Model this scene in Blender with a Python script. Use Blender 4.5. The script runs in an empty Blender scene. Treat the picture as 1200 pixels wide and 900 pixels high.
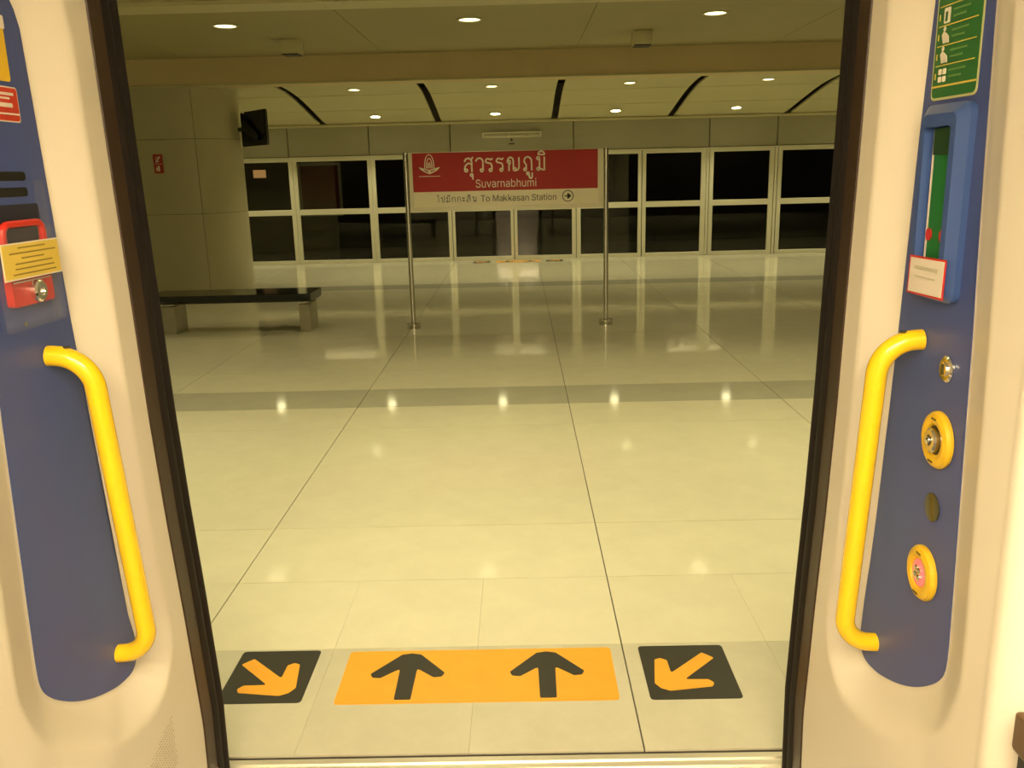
import bpy, bmesh, math, random
import numpy as np
from mathutils import Vector, Matrix
random.seed(7)
SC = bpy.context.scene
C = SC.collection
PI = math.pi

# ------------------------------------------------------------------ camera
CAM_H = 1.55
F_PX = 1020.0
cd = bpy.data.cameras.new('camera'); cam = bpy.data.objects.new('camera', cd); C.objects.link(cam)
cd.sensor_fit = 'HORIZONTAL'; cd.sensor_width = 36.0; cd.lens = F_PX / 1200 * 36.0
cd.clip_start = 0.02; cd.clip_end = 200
fy = Vector((7, 250, -F_PX)).normalized()                  # world Y seen from the camera
fz = Vector((1, 0.0245, 0)).cross(fy).normalized()
fx = fy.cross(fz)
cam.matrix_world = Matrix((fx, fy, fz)).to_4x4()
cam.location = (0, 0, CAM_H)
SC.camera = cam

# ------------------------------------------------------------------ world, exposure
w = bpy.data.worlds.new('world'); SC.world = w; w.use_nodes = True
w.node_tree.nodes['Background'].inputs[0].default_value = (0.5, 0.48, 0.35, 1)
w.node_tree.nodes['Background'].inputs[1].default_value = 0.0
SC.view_settings.view_transform = 'Standard'; SC.view_settings.look = 'None'
SC.view_settings.exposure = 0.55; SC.view_settings.gamma = 1.0
SC.view_settings.use_curve_mapping = False
STATION_LENS = 9.0             # radiance of a downlight's lens seen from the side
STATION_WATT = 44.0            # beam of one downlight
STATION_COL = (1.0, 0.90, 0.50)
TRAIN_LIGHT = 28.0             # radiance of the train's ceiling strips
TRAIN_COL = (1.0, 0.80, 0.50)

# ------------------------------------------------------------------ materials
MATS = {}
def mat(name, col, rough=0.5, metal=0.0, spec=0.5, coat=0.0, var=0.0, scale=8.0, bump=0.0, bscale=60.0,
        rvar=0.0, trans=0.0, ior=1.5, emit=None, estr=0.0, objvar=0.0, stretch=(1, 1, 1)):
    if name in MATS: return MATS[name]
    m = bpy.data.materials.new(name); m.use_nodes = True; MATS[name] = m
    nt = m.node_tree; b = nt.nodes['Principled BSDF']
    b.inputs['Base Color'].default_value = (*col, 1); b.inputs['Roughness'].default_value = rough
    b.inputs['Metallic'].default_value = metal; b.inputs['Specular IOR Level'].default_value = spec
    b.inputs['Coat Weight'].default_value = coat; b.inputs['IOR'].default_value = ior
    b.inputs['Coat Roughness'].default_value = 0.08
    b.inputs['Transmission Weight'].default_value = trans
    if emit:
        b.inputs['Emission Color'].default_value = (*emit, 1); b.inputs['Emission Strength'].default_value = estr
    L = nt.links.new
    if var or bump or rvar or objvar:
        tc = nt.nodes.new('ShaderNodeTexCoord'); mp = nt.nodes.new('ShaderNodeMapping')
        mp.inputs['Scale'].default_value = stretch
        L(tc.outputs['Object'], mp.inputs[0])
        src = mp.outputs[0]
        out = None
        if var:
            n = nt.nodes.new('ShaderNodeTexNoise'); n.inputs['Scale'].default_value = scale; n.inputs['Detail'].default_value = 6
            n.inputs['Roughness'].default_value = 0.65
            L(src, n.inputs['Vector'])
            r = nt.nodes.new('ShaderNodeMapRange'); r.inputs[1].default_value = 0.25; r.inputs[2].default_value = 0.75
            r.inputs[3].default_value = 1 - var; r.inputs[4].default_value = 1 + var * 0.5
            L(n.outputs[0], r.inputs[0])
            mx = nt.nodes.new('ShaderNodeVectorMath'); mx.operation = 'SCALE'; mx.inputs[0].default_value = col
            L(r.outputs[0], mx.inputs['Scale']); out = mx.outputs[0]
        if objvar:
            oi = nt.nodes.new('ShaderNodeObjectInfo')
            r2 = nt.nodes.new('ShaderNodeMapRange'); r2.inputs[3].default_value = 1 - objvar; r2.inputs[4].default_value = 1 + objvar
            L(oi.outputs['Random'], r2.inputs[0])
            mx = nt.nodes.new('ShaderNodeVectorMath'); mx.operation = 'SCALE'; mx.inputs[0].default_value = col
            if out: L(out, mx.inputs[0])
            L(r2.outputs[0], mx.inputs['Scale']); out = mx.outputs[0]
        if out: L(out, b.inputs['Base Color'])
        if rvar:
            n3 = nt.nodes.new('ShaderNodeTexNoise'); n3.inputs['Scale'].default_value = 3.0; n3.inputs['Detail'].default_value = 4
            L(src, n3.inputs['Vector'])
            r3 = nt.nodes.new('ShaderNodeMapRange'); r3.inputs[3].default_value = max(0.0, rough - rvar); r3.inputs[4].default_value = rough + rvar
            L(n3.outputs[0], r3.inputs[0]); L(r3.outputs[0], b.inputs['Roughness'])
        if bump:
            n2 = nt.nodes.new('ShaderNodeTexNoise'); n2.inputs['Scale'].default_value = bscale; n2.inputs['Detail'].default_value = 3
            L(src, n2.inputs['Vector'])
            bp = nt.nodes.new('ShaderNodeBump'); bp.inputs['Strength'].default_value = bump; bp.inputs['Distance'].default_value = 0.002
            L(n2.outputs[0], bp.inputs['Height']); L(bp.outputs[0], b.inputs['Normal'])
    return m

TILE = mat('polished_tile', (0.74, 0.70, 0.54), 0.07, spec=0.5, var=0.07, scale=5, objvar=0.02, rvar=0.02)
TILE_EDGE = mat('edge_tile', (0.60, 0.57, 0.45), 0.24, var=0.10, scale=6, objvar=0.02, rvar=0.05)
TILE_DARK = mat('grey_tile', (0.50, 0.48, 0.39), 0.07, var=0.07, scale=5, objvar=0.02)
GROUT = mat('grout', (0.10, 0.09, 0.07), 0.9, var=0.2)
CEIL = mat('ceiling_paint', (0.37, 0.33, 0.17), 0.55, var=0.04, scale=2)
CEIL_P = mat('ceiling_metal_panel', (0.58, 0.54, 0.32), 0.38, var=0.03, scale=2)
BEAM = mat('beam_paint', (0.66, 0.54, 0.31), 0.6, var=0.05, scale=2)
VOID = mat('dark_void', (0.02, 0.018, 0.012), 0.9, var=0.3)
WALLP = mat('header_panel_metal', (0.37, 0.35, 0.25), 0.42, var=0.04, scale=3, objvar=0.02)
FRAME = mat('pale_aluminium', (0.78, 0.75, 0.60), 0.40, metal=0.25, var=0.04, scale=6)
GAPM = mat('black_gasket', (0.012, 0.011, 0.009), 0.6, var=0.2)
GLASS = mat('smoked_glass', (0.45, 0.44, 0.36), 0.01, trans=1.0, ior=1.48)
COLUMN = mat('column_cladding', (0.50, 0.465, 0.31), 0.34, var=0.06, scale=2.0, objvar=0.015)
STEEL = mat('brushed_steel', (0.62, 0.60, 0.54), 0.25, metal=1.0, var=0.08, scale=40, rvar=0.05)
CHROME = mat('chrome', (0.80, 0.78, 0.72), 0.12, metal=1.0, rvar=0.03)
BLACK = mat('black_plastic', (0.014, 0.013, 0.012), 0.35, var=0.2)
BLACKGL = mat('polished_black_stone', (0.010, 0.010, 0.009), 0.10, spec=0.5, var=0.3, scale=30)
LEGM = mat('bench_leg_steel', (0.46, 0.43, 0.34), 0.38, metal=0.6, var=0.12, scale=9)
SIGNW = mat('sign_white', (0.86, 0.79, 0.60), 0.35, var=0.02)
SIGNF = mat('sign_frame', (0.66, 0.62, 0.47), 0.4, metal=0.3, var=0.03)
SIGNR = mat('sign_red', (0.42, 0.010, 0.009), 0.5, var=0.03)
INK = mat('ink_dark', (0.030, 0.028, 0.024), 0.5, var=0.1)
INKW = mat('ink_pale', (0.88, 0.80, 0.66), 0.45, var=0.02)
REDSIGN = mat('fire_sign_red', (0.42, 0.03, 0.02), 0.4, var=0.04)
ORANGE = mat('orange_vinyl', (0.90, 0.42, 0.045), 0.34, var=0.07, scale=12)
CHAR = mat('charcoal_vinyl', (0.042, 0.040, 0.033), 0.38, var=0.15, scale=14)
LAMP = mat('downlight_glow', (0.9, 0.85, 0.6), 0.5, emit=STATION_COL, estr=STATION_LENS)
LAMPA = mat('shaded_downlight_glow', (0.9, 0.85, 0.6), 0.5, emit=STATION_COL, estr=2.2)
LAMPT = mat('train_light_glow', (0.9, 0.85, 0.7), 0.5, emit=TRAIN_COL, estr=TRAIN_LIGHT)
FILLK = mat('trackway_fill_glow', (0.8, 0.75, 0.5), 0.5, emit=(1.0, 0.85, 0.5), estr=26.0)  # for the strips added to brighten the trackway
REFLGLOW = mat('reflected_amber_glow', (0.9, 0.6, 0.3), 0.5, emit=(1.0, 0.55, 0.2), estr=0.45)  # imitates a spot of light reflected in the screen glass
CREAM = mat('cream_moulding', (0.80, 0.73, 0.60), 0.42, var=0.015, scale=3, bump=0.03, bscale=180)
CREAM2 = mat('train_lining', (0.74, 0.70, 0.62), 0.5, var=0.03, scale=2)
BLUE = mat('blue_panel', (0.062, 0.092, 0.28), 0.42, var=0.04, scale=4, bump=0.03, bscale=250)
BLUE2 = mat('blue_box', (0.050, 0.100, 0.30), 0.34, var=0.04, scale=6)
YELLOW = mat('yellow_paint', (0.95, 0.60, 0.010), 0.22, coat=0.4, var=0.03, scale=10)
YELLOWB = mat('yellow_plastic', (0.80, 0.50, 0.02), 0.35, var=0.03, scale=10)
YSTICK = mat('yellow_sticker', (0.82, 0.52, 0.03), 0.45, var=0.04, scale=10)
YSTICK2 = mat('pale_yellow_label', (0.78, 0.58, 0.10), 0.45, var=0.04, scale=10)
RSTICK = mat('red_sticker', (0.60, 0.045, 0.02), 0.45, var=0.04)
REDP = mat('red_plastic', (0.62, 0.025, 0.015), 0.35, var=0.05)
GREEN = mat('green_sticker', (0.025, 0.16, 0.035), 0.45, var=0.05)
GREEND = mat('dark_green_flap', (0.012, 0.05, 0.012), 0.45, var=0.05)
GREENP = mat('green_plate', (0.012, 0.17, 0.03), 0.45, var=0.05)
PALE = mat('pale_sticker', (0.80, 0.72, 0.62), 0.45, var=0.02)
BROWN = mat('brown_door_frame', (0.050, 0.027, 0.016), 0.42, spec=0.35, var=0.15, scale=5)
RUBBER = mat('black_rubber_seal', (0.014, 0.010, 0.008), 0.6, spec=0.25, var=0.15, scale=8)
SILL = mat('sill_aluminium', (0.70, 0.66, 0.54), 0.36, metal=0.5, var=0.10, scale=12, stretch=(0.2, 4, 1))
TFLOOR = mat('train_floor_vinyl', (0.20, 0.19, 0.18), 0.6, var=0.1, scale=20)
BLACKB = mat('navy_recess', (0.02, 0.022, 0.04), 0.5, var=0.1)
FADED = mat('faded_print', (0.30, 0.20, 0.03), 0.5, var=0.1)
LENS = mat('dark_olive_lens', (0.06, 0.05, 0.015), 0.2, var=0.1)
PINK = mat('lit_button_ring', (0.8, 0.15, 0.15), 0.3, emit=(1.0, 0.16, 0.16), estr=0.40)
SEATF = mat('seat_fabric', (0.05, 0.06, 0.16), 0.85, var=0.2, scale=60)
SEATB = mat('seat_brown_trim', (0.13, 0.075, 0.035), 0.4, var=0.1)
TUNW = mat('tunnel_concrete', (0.10, 0.095, 0.08), 0.85, var=0.3, scale=1.5)
CLEAR = mat('clear_cover', (0.55, 0.55, 0.55), 0.12, var=0.05)
CLEAR.node_tree.nodes['Principled BSDF'].inputs['Alpha'].default_value = 0.06
REFLRED = mat('reflected_red', (0.40, 0.07, 0.05), 0.5, var=0.3, scale=3)  # tone of a red reflection imitated behind the screen glass

# ------------------------------------------------------------------ geometry helpers
def link(name, me, parent=None):
    o = bpy.data.objects.new(name, me); C.objects.link(o)
    if parent is not None: o.parent = parent
    return o
def obj(name, bm, m, parent=None, smooth=False, origin=None):
    bmesh.ops.recalc_face_normals(bm, faces=bm.faces)
    if origin is not None: bmesh.ops.translate(bm, verts=bm.verts, vec=-Vector(origin))
    me = bpy.data.meshes.new(name); bm.to_mesh(me); bm.free()
    if m: me.materials.append(m)
    if smooth:
        me.polygons.foreach_set('use_smooth', [True] * len(me.polygons))
        if smooth != 'all': me.set_sharp_from_angle(angle=math.radians(smooth if smooth is not True else 40))
    o = link(name, me, parent)
    if origin is not None: o.location = origin
    return o
def tag(o, label, cat, group=None):
    o['label'] = label; o['category'] = cat
    if group: o['group'] = group
    return o
def thing(name, label, cat, loc=(0, 0, 0), group=None):
    o = link(name, None); o.location = loc; o.empty_display_size = 0.05
    return tag(o, label, cat, group)
def struct(o):
    o['kind'] = 'structure'; return o
def settle(t):
    """children were built in world coordinates: shift them under the thing's own base point"""
    for ch in t.children:
        ch.location = Vector(ch.location) - Vector(t.location)
    return t
def B(): return bmesh.new()
def box(bm, x0, x1, y0, y1, z0, z1, bev=0.0, seg=1):
    vs = [bm.verts.new(p) for p in ((x0,y0,z0),(x1,y0,z0),(x1,y1,z0),(x0,y1,z0),(x0,y0,z1),(x1,y0,z1),(x1,y1,z1),(x0,y1,z1))]
    fs = [bm.faces.new([vs[i] for i in q]) for q in ((3,2,1,0),(4,5,6,7),(0,1,5,4),(1,2,6,5),(2,3,7,6),(3,0,4,7))]
    if bev:
        es = {e for f in fs for e in f.edges}
        bmesh.ops.bevel(bm, geom=list(es), offset=bev, segments=seg, affect='EDGES', profile=0.5)
    return bm
def cyl(bm, c, r, h, axis='z', n=24, r2=None):
    """a closed cylinder or cone from c along +axis"""
    r2 = r if r2 is None else r2
    def P(a, rr, t):
        u, v = rr * math.cos(a), rr * math.sin(a)
        return {'z': (c[0]+u, c[1]+v, c[2]+t), 'y': (c[0]+u, c[1]+t, c[2]+v), 'x': (c[0]+t, c[1]+u, c[2]+v)}[axis]
    a = [bm.verts.new(P(2*PI*i/n, r, 0)) for i in range(n)]
    b = [bm.verts.new(P(2*PI*i/n, r2, h)) for i in range(n)]
    for i in range(n): bm.faces.new((a[i], a[(i+1) % n], b[(i+1) % n], b[i]))
    bm.faces.new(a[::-1]); bm.faces.new(b)
    return bm
def lathe(bm, c, prof, axis='x', n=32, sgn=1):
    """prof: (radius, distance along axis)"""
    rings = []
    for r, t in prof:
        ring = []
        for i in range(n):
            a = 2*PI*i/n; u, v = r*math.cos(a), r*math.sin(a)
            p = {'x': (c[0]+sgn*t, c[1]+u, c[2]+v), 'y': (c[0]+u, c[1]+sgn*t, c[2]+v), 'z': (c[0]+u, c[1]+v, c[2]+sgn*t)}[axis]
            ring.append(bm.verts.new(p))
        rings.append(ring)
    for a, b in zip(rings, rings[1:]):
        for i in range(n): bm.faces.new((a[i], a[(i+1) % n], b[(i+1) % n], b[i]))
    bm.faces.new(rings[0][::-1]); bm.faces.new(rings[-1])
    return bm
def tube(bm, pts, r, n=14, cap=True):
    pts = [Vector(p) for p in pts]
    rings = []; ref = None
    for i, p in enumerate(pts):
        t = (pts[min(i+1, len(pts)-1)] - pts[max(i-1, 0)]).normalized()
        if ref is None: ref = t.orthogonal().normalized()
        ref = (ref - t * ref.dot(t)).normalized(); q = t.cross(ref)
        rings.append([bm.verts.new(p + r*(math.cos(2*PI*k/n)*ref + math.sin(2*PI*k/n)*q)) for k in range(n)])
    for a, b in zip(rings, rings[1:]):
        for k in range(n): bm.faces.new((a[k], a[(k+1) % n], b[(k+1) % n], b[k]))
    if cap: bm.faces.new(rings[0][::-1]); bm.faces.new(rings[-1])
    return bm
def prism(bm, pts, f0, f1):
    """extrude a 2-D outline between two mapping functions"""
    a = [bm.verts.new(f0(*p)) for p in pts]; b = [bm.verts.new(f1(*p)) for p in pts]
    n = len(pts)
    for i in range(n): bm.faces.new((a[i], a[(i+1) % n], b[(i+1) % n], b[i]))
    f = bm.faces.new(a[::-1]); g = bm.faces.new(b)
    if n > 4: bmesh.ops.triangulate(bm, faces=[f, g], ngon_method='EAR_CLIP')
    return bm
def rounded(pts, r, n=5):
    """round the corners of a 2-D polygon"""
    out = []; N = len(pts)
    for i in range(N):
        rr = r[i] if isinstance(r, (list, tuple)) else r
        p0, p, p1 = (Vector(pts[i-1]), Vector(pts[i]), Vector(pts[(i+1) % N]))
        a = (p0-p); b = (p1-p)
        if rr <= 0: out.append(tuple(p)); continue
        ang = a.angle(b); d = min(rr/math.tan(ang/2), a.length*0.48, b.length*0.48)
        q0 = p + a.normalized()*d; q1 = p + b.normalized()*d
        for k in range(n+1):
            t = k/n
            out.append(tuple(q0*(1-t)**2 + p*2*t*(1-t) + q1*t*t))
    return out
def rrect(x0, x1, y0, y1, r, n=5): return rounded([(x0,y0),(x1,y0),(x1,y1),(x0,y1)], r, n)
def ring_prism(bm, outer, inner, f0, f1):
    """a frame: the outlines must have the same number of points"""
    n = len(outer)
    L = [[bm.verts.new(f(*p)) for p in q] for q, f in ((outer, f0), (outer, f1), (inner, f1), (inner, f0))]
    for j in range(4):
        a, b = L[j], L[(j+1) % 4]
        for i in range(n): bm.faces.new((a[i], a[(i+1) % n], b[(i+1) % n], b[i]))
    return bm
def cat_fillet(P, r, n=8):
    """a polyline with its inner corners filleted"""
    P = [Vector(p) for p in P]; out = [P[0]]
    for i in range(1, len(P)-1):
        a = P[i-1]-P[i]; b = P[i+1]-P[i]; ang = a.angle(b)
        d = min(r/math.tan(ang/2), a.length*0.95, b.length*0.95)
        q0 = P[i]+a.normalized()*d; q1 = P[i]+b.normalized()*d
        cen = P[i] + (a.normalized()+b.normalized()).normalized() * (d/math.cos(ang/2))
        v0 = q0-cen; v1 = q1-cen; th = v0.angle(v1)
        for k in range(n+1):
            t = k/n
            out.append(cen + (v0*math.sin((1-t)*th) + v1*math.sin(t*th))/math.sin(th))
    out.append(P[-1]); return out

try:
    FONT = bpy.data.fonts.load(bpy.utils.system_resource('DATAFILES', path='fonts') + '/Inter.woff2')
except Exception:
    FONT = None
def text_geo(s, bold=0.0, font=True, spacing=1.0):
    cu = bpy.data.curves.new('text', 'FONT'); cu.body = s; cu.size = 1.0; cu.offset = bold
    cu.resolution_u = 3; cu.space_character = spacing
    if font and FONT: cu.font = FONT
    o = bpy.data.objects.new('text', cu); C.objects.link(o)
    bpy.context.view_layer.update()
    dg = bpy.context.evaluated_depsgraph_get()
    me = bpy.data.meshes.new_from_object(o.evaluated_get(dg))
    vs = [(v.co.x, v.co.y) for v in me.vertices]; fs = [tuple(p.vertices) for p in me.polygons]
    bpy.data.objects.remove(o); bpy.data.meshes.remove(me); bpy.data.curves.remove(cu)
    return vs, fs
def text_obj(name, s, m, fmap, x0, x1, base, height=None, parent=None, bold=0.0, ref=None, font=True):
    """lettering laid on a surface; fmap(u, v) gives the point; fitted to x0..x1, base is the baseline;
    height is the height of the letters of ref"""
    vs, fs = text_geo(s, bold, font)
    xs = [v[0] for v in vs]; a, b = min(xs), max(xs); k = (x1-x0)/(b-a)
    ky = abs(k)
    if height:
        rv, _ = text_geo(ref or s, bold, font); ky = height/max(v[1] for v in rv)
    me = bpy.data.meshes.new(name)
    pv, pf = [], []
    for i, f in enumerate(fs):                 # glyph outlines overlap: keep their faces from lying in one plane
        pf.append(tuple(range(len(pv), len(pv)+len(f))))
        for q in f:
            p = fmap(x0+(vs[q][0]-a)*k, base+vs[q][1]*ky); pv.append((p[0], p[1]-(i % 41)*1.2e-5, p[2]))
    me.from_pydata(pv, [], pf); me.update()
    me.materials.append(m)
    return link(name, me, parent)

# ================================================================== PLATFORM
CX = -0.0675                     # centre line of the doorway
WY = 15.75                       # face of the far platform screen
PX0, PX1 = -11.267, 10.446       # the stretch of platform that is built
# ---- floor: slabs with recessed joints over a dark bed
XJ = [-1.1345 + 1.4475*k for k in range(-7, 9)]
bm = B(); box(bm, PX0, PX1, 2.085, WY+0.12, -0.30, -0.005)
floor = struct(obj('floor', bm, GROUT))
tile_me = {}
def tile(x0, x1, y0, y1, m, gx, gy):
    sx, sy = round(x1-x0-gx, 4), round(y1-y0-gy, 4); key = (sx, sy, m.name)
    if key not in tile_me:
        b2 = B(); box(b2, -sx/2, sx/2, -sy/2, sy/2, -0.006, 0.0)
        me = bpy.data.meshes.new('tile'); b2.to_mesh(me); b2.free(); me.materials.append(m); tile_me[key] = me
    o = link('tile', tile_me[key], floor); o.location = ((x0+x1)/2, (y0+y1)/2, 0)
ROWS = [2.08, 2.632, 3.13, 3.665, 5.24, 5.745, 6.25, 6.82, 8.39, 9.96, 11.48, 11.98, 12.46, 12.98, 14.55, 15.10, WY+0.12]
for r, (y0, y1) in enumerate(zip(ROWS, ROWS[1:])):
    m = TILE_EDGE if r in (0, len(ROWS)-2) else TILE_DARK if r in (5, 11) else TILE
    for x0, x1 in zip(XJ, XJ[1:]):
        if r in (0, 1) and -4.2 < x0 < 3.3:
            for k in range(3):
                d = (x1-x0)/3
                tile(x0+(0.002 if k == 0 else 0)+k*d, x0+(k+1)*d-(0.002 if k == 2 else 0), y0, y1, m, 0.0007, 0.0014)
        else:
            tile(x0, x1, y0, y1, m, 0.0045, 0.0034)

# ---- floor markings
def flat(z): return lambda x, y: (x, y, z)
def arrow_outline(s=1.0):
    """an upward arrow with blunt rounded wings, about 0.24 wide and 0.26 high"""
    p = [(0.0, 0.130), (0.030, 0.122), (0.112, 0.012), (0.104, -0.008), (0.080, -0.012), (0.026, 0.040), (0.024, -0.130),
         (-0.024, -0.130), (-0.026, 0.040), (-0.080, -0.012), (-0.104, -0.008), (-0.112, 0.012), (-0.030, 0.122)]
    return rounded([(x*s, y*s) for x, y in p], [0.014*s, 0.012*s, 0.010*s, .008*s, .010*s, .006*s, .006*s, .006*s, .006*s, .010*s, .008*s, .010*s, .012*s], 3)
def xform(pts, cx, cy, rot, sx=1, sy=1):
    c, s = math.cos(rot), math.sin(rot)
    return [(cx + (x*c - y*s)*sx, cy + (x*s + y*c)*sy) for x, y in pts]
def marking(name, label, cat, x0, x1, y0, y1, m, arrows, am, group=None):
    bm = B(); prism(bm, rrect(x0, x1, y0, y1, 0.016), flat(0.0), flat(0.0012))
    t = tag(obj(name, bm, m), label, cat, group)
    for (ax, ay, rot, sx, sy) in arrows:
        bm = B(); prism(bm, xform(arrow_outline(), ax, ay, rot, sx, sy), flat(0.0011), flat(0.0021))
        obj('arrow', bm, am, t)
    return t
marking('floor_marking', 'orange floor decal with two charcoal arrows pointing away from the train', 'floor decal',
        -0.592, 0.272, 2.313, 2.610, ORANGE, [(-0.386, 2.462, 0, 1.06, 1.0), (0.058, 2.460, 0, 1.06, 1.0)], CHAR)
marking('floor_marking', 'charcoal square floor decal, orange arrow pointing in towards the doorway, on the bench side', 'floor decal',
        -0.955, -0.693, 2.326, 2.622, CHAR, [(-0.832, 2.468, -PI*0.75, 0.98, 0.98)], ORANGE)
marking('floor_marking', 'charcoal square floor decal, orange arrow pointing in towards the doorway, opposite the bench side', 'floor decal',
        0.364, 0.642, 2.311, 2.613, CHAR, [(0.494, 2.460, PI*0.75, 0.98, 0.98)], ORANGE)
marking('floor_marking', 'distant orange arrow floor decal at the far sliding screen doors', 'floor decal',
        -0.42, 0.36, 15.25, 15.56, ORANGE, [(-0.22, 15.405, PI, 1.05, 1), (0.18, 15.405, PI, 1.05, 1)], CHAR)
for sx_, side in ((-1, 'on the bench side'), (1, 'on the side away from the bench')):
    xa = -0.03 + sx_*0.64
    marking('floor_marking', 'distant charcoal arrow floor decal at the far screen doors, ' + side, 'floor decal',
            xa-0.15, xa+0.15, 15.25, 15.56, CHAR, [(xa, 15.405, -sx_*PI*0.25, 0.98, 0.98)], ORANGE)

# ---- far platform screen: header wall, panels and doors
bm = B(); box(bm, PX0, PX1, WY+0.10, WY+0.30, 1.86, 3.2)
wall_far = struct(obj('wall_far', bm, WALLP))
HJ = [PX0, -9.7, -8.28, -6.86, -5.44, -4.02, -2.60, -1.175, 0.98, 3.35, 4.53, 5.95, 7.37, 8.79, PX1]
for x0, x1 in zip(HJ, HJ[1:]):
    bm = B(); box(bm, x0+0.008, x1-0.008, WY+0.02, WY+0.11, 1.875, 2.62, 0.004)
    obj('header_panel', bm, WALLP, wall_far)
bm = B(); box(bm, PX0, PX1, WY+0.0, WY+0.12, 1.845, 1.868, 0.004); obj('header_rail', bm, FRAME, wall_far)
bm = B(); box(bm, PX0, PX1, WY+0.06, WY+0.11, 1.868, 2.62); obj('joint_backing', bm, GAPM, wall_far)

def screen(name, label, cat, x0, x1, st, group=None, top=1.79, y=WY):
    """one framed unit: two stiles, three rails, two panes; st is the stile width at each end"""
    t = thing(name, label, cat, ((x0+x1)/2, y, 0), group)
    sl, sr = st
    bm = B(); box(bm, x0, x0+sl, y, y+0.05, 0.0, 1.842, 0.003); obj('stile', bm, FRAME, t)
    bm = B(); box(bm, x1-sr, x1, y, y+0.05, 0.0, 1.842, 0.003); obj('stile', bm, FRAME, t)
    for z0, z1, n in ((0.0, 0.065, 'bottom_rail'), (0.868, 0.966, 'middle_rail'), (1.79, 1.842, 'top_rail')):
        bm = B(); box(bm, x0+sl, x1-sr, y+0.003, y+0.047, z0, z1, 0.003); obj(n, bm, FRAME, t)
    for z0, z1 in ((0.065, 0.868), (0.966, 1.79)):
        bm = B(); box(bm, x0+sl-0.006, x1-sr+0.006, y+0.022, y+0.030, z0-0.006, z1+0.006); obj('pane', bm, GLASS, t)
    return settle(t)
G1 = 'fixed windows of the far platform screen'
screen('screen_window', 'fixed screen window half hidden behind the rounded column', 'window', -5.365, -3.965, (0.07, 0.075), G1)
screen('screen_window', 'wide fixed screen window between the rounded column and the station sign', 'window', -3.962, -2.585, (0.07, 0.065), G1)
screen('screen_window', 'fixed screen window next to the sliding doors, behind the sign post nearer the bench', 'window', -2.582, -1.195, (0.072, 0.065), G1)
screen('sliding_screen_door', 'sliding platform screen door leaf under the sign, leaf nearer the bench', 'door', -1.188, -0.098, (0.05, 0.05), 'sliding leaves of the far platform door', y=WY+0.012)
screen('sliding_screen_door', 'sliding platform screen door leaf under the sign, leaf farther from the bench', 'door', -0.086, 1.012, (0.055, 0.07), 'sliding leaves of the far platform door', y=WY+0.012)
screen('screen_door', 'screen door leaf behind the sign post farther from the bench', 'door', 1.022, 2.172, (0.075, 0.06), 'hinged screen doors')
screen('screen_door', 'screen door leaf just past the sign board, hung against the next leaf', 'door', 2.186, 3.300, (0.065, 0.085), 'hinged screen doors')
screen('screen_door', 'single screen door leaf standing between two narrow posts', 'door', 3.362, 4.490, (0.07, 0.08), 'hinged screen doors')
screen('screen_door', 'screen door leaf beside the train door frame, past the narrow posts', 'door', 4.560, 5.700, (0.07, 0.07), 'hinged screen doors')
for i in range(3): screen('screen_window', 'fixed screen window farther along the platform, past the screen doors', 'window', 5.705+1.42*i, 7.12+1.42*i, (0.06, 0.06), 'screen windows past the doors')
for i in range(4): screen('screen_window', 'fixed screen window wholly behind the rounded column', 'window', -6.78-1.42*i, -5.368-1.42*i, (0.06, 0.06), 'screen windows behind the column')
for x, lb in ((3.331, 'narrow pale post after the pair of touching screen door leaves'), (4.525, 'narrow pale post beyond the single screen door leaf')):
    bm = B(); box(bm, x-0.022, x+0.022, WY+0.004, WY+0.05, 0.0, 1.842, 0.003)
    tag(obj('screen_post', bm, FRAME), lb, 'post', 'narrow screen posts')
bm = B(); box(bm, PX0, PX1, WY+0.07, WY+0.10, 0.0, 0.02); struct(obj('trim_1', bm, GAPM))
# dark backing of the seams between the door leaves
for x in (-0.092, 2.179, 1.017):
    bm = B(); box(bm, x-0.012, x+0.012, WY+0.05, WY+0.066, 0.0, 1.842); struct(obj('trim_2', bm, GAPM))

# indicator above the doors
t = thing('door_indicator', 'slim pale-framed indicator strip on the header above the station sign', 'indicator', (-0.095, WY+0.02, 2.15))
bm = B(); ring_prism(bm, rrect(-0.61, 0.42, 2.115, 2.205, 0.004, 1), rrect(-0.585, 0.395, 2.133, 2.190, 0.004, 1),
                     lambda x, z: (x, WY+0.019, z), lambda x, z: (x, WY-0.03, z)); obj('frame', bm, FRAME, t)
bm = B(); box(bm, -0.585, 0.395, WY-0.005, WY+0.018, 2.133, 2.190); obj('backing', bm, COLUMN, t)
bm = B(); box(bm, -0.575, 0.175, WY-0.018, WY-0.004, 2.136, 2.150); obj('strip', bm, FRAME, t)
bm = B(); box(bm, 0.195, 0.385, WY-0.018, WY-0.004, 2.136, 2.160); obj('strip', bm, FRAME, t)
bm = B(); lathe(bm, (-0.155, WY-0.004, 2.146), [(0.022, 0), (0.022, 0.018), (0.014, 0.028)], 'y', 16, -1); obj('lamp_lens', bm, PALE, t, True)
settle(t)
bm = B(); lathe(bm, (-0.10, WY+0.02, 2.075), [(0.018, 0), (0.018, 0.012), (0.010, 0.022)], 'y', 16, -1)
tag(obj('door_lock', bm, BLACK), 'tiny round black lock under the indicator strip', 'lock')
bm = B(); box(bm, -0.15, -0.05, WY+0.002, WY+0.02, 2.000, 2.016, 0.003)
tag(obj('access_latch', bm, BLACK), 'small dark horizontal latch on the header above the sign board', 'latch')

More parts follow.
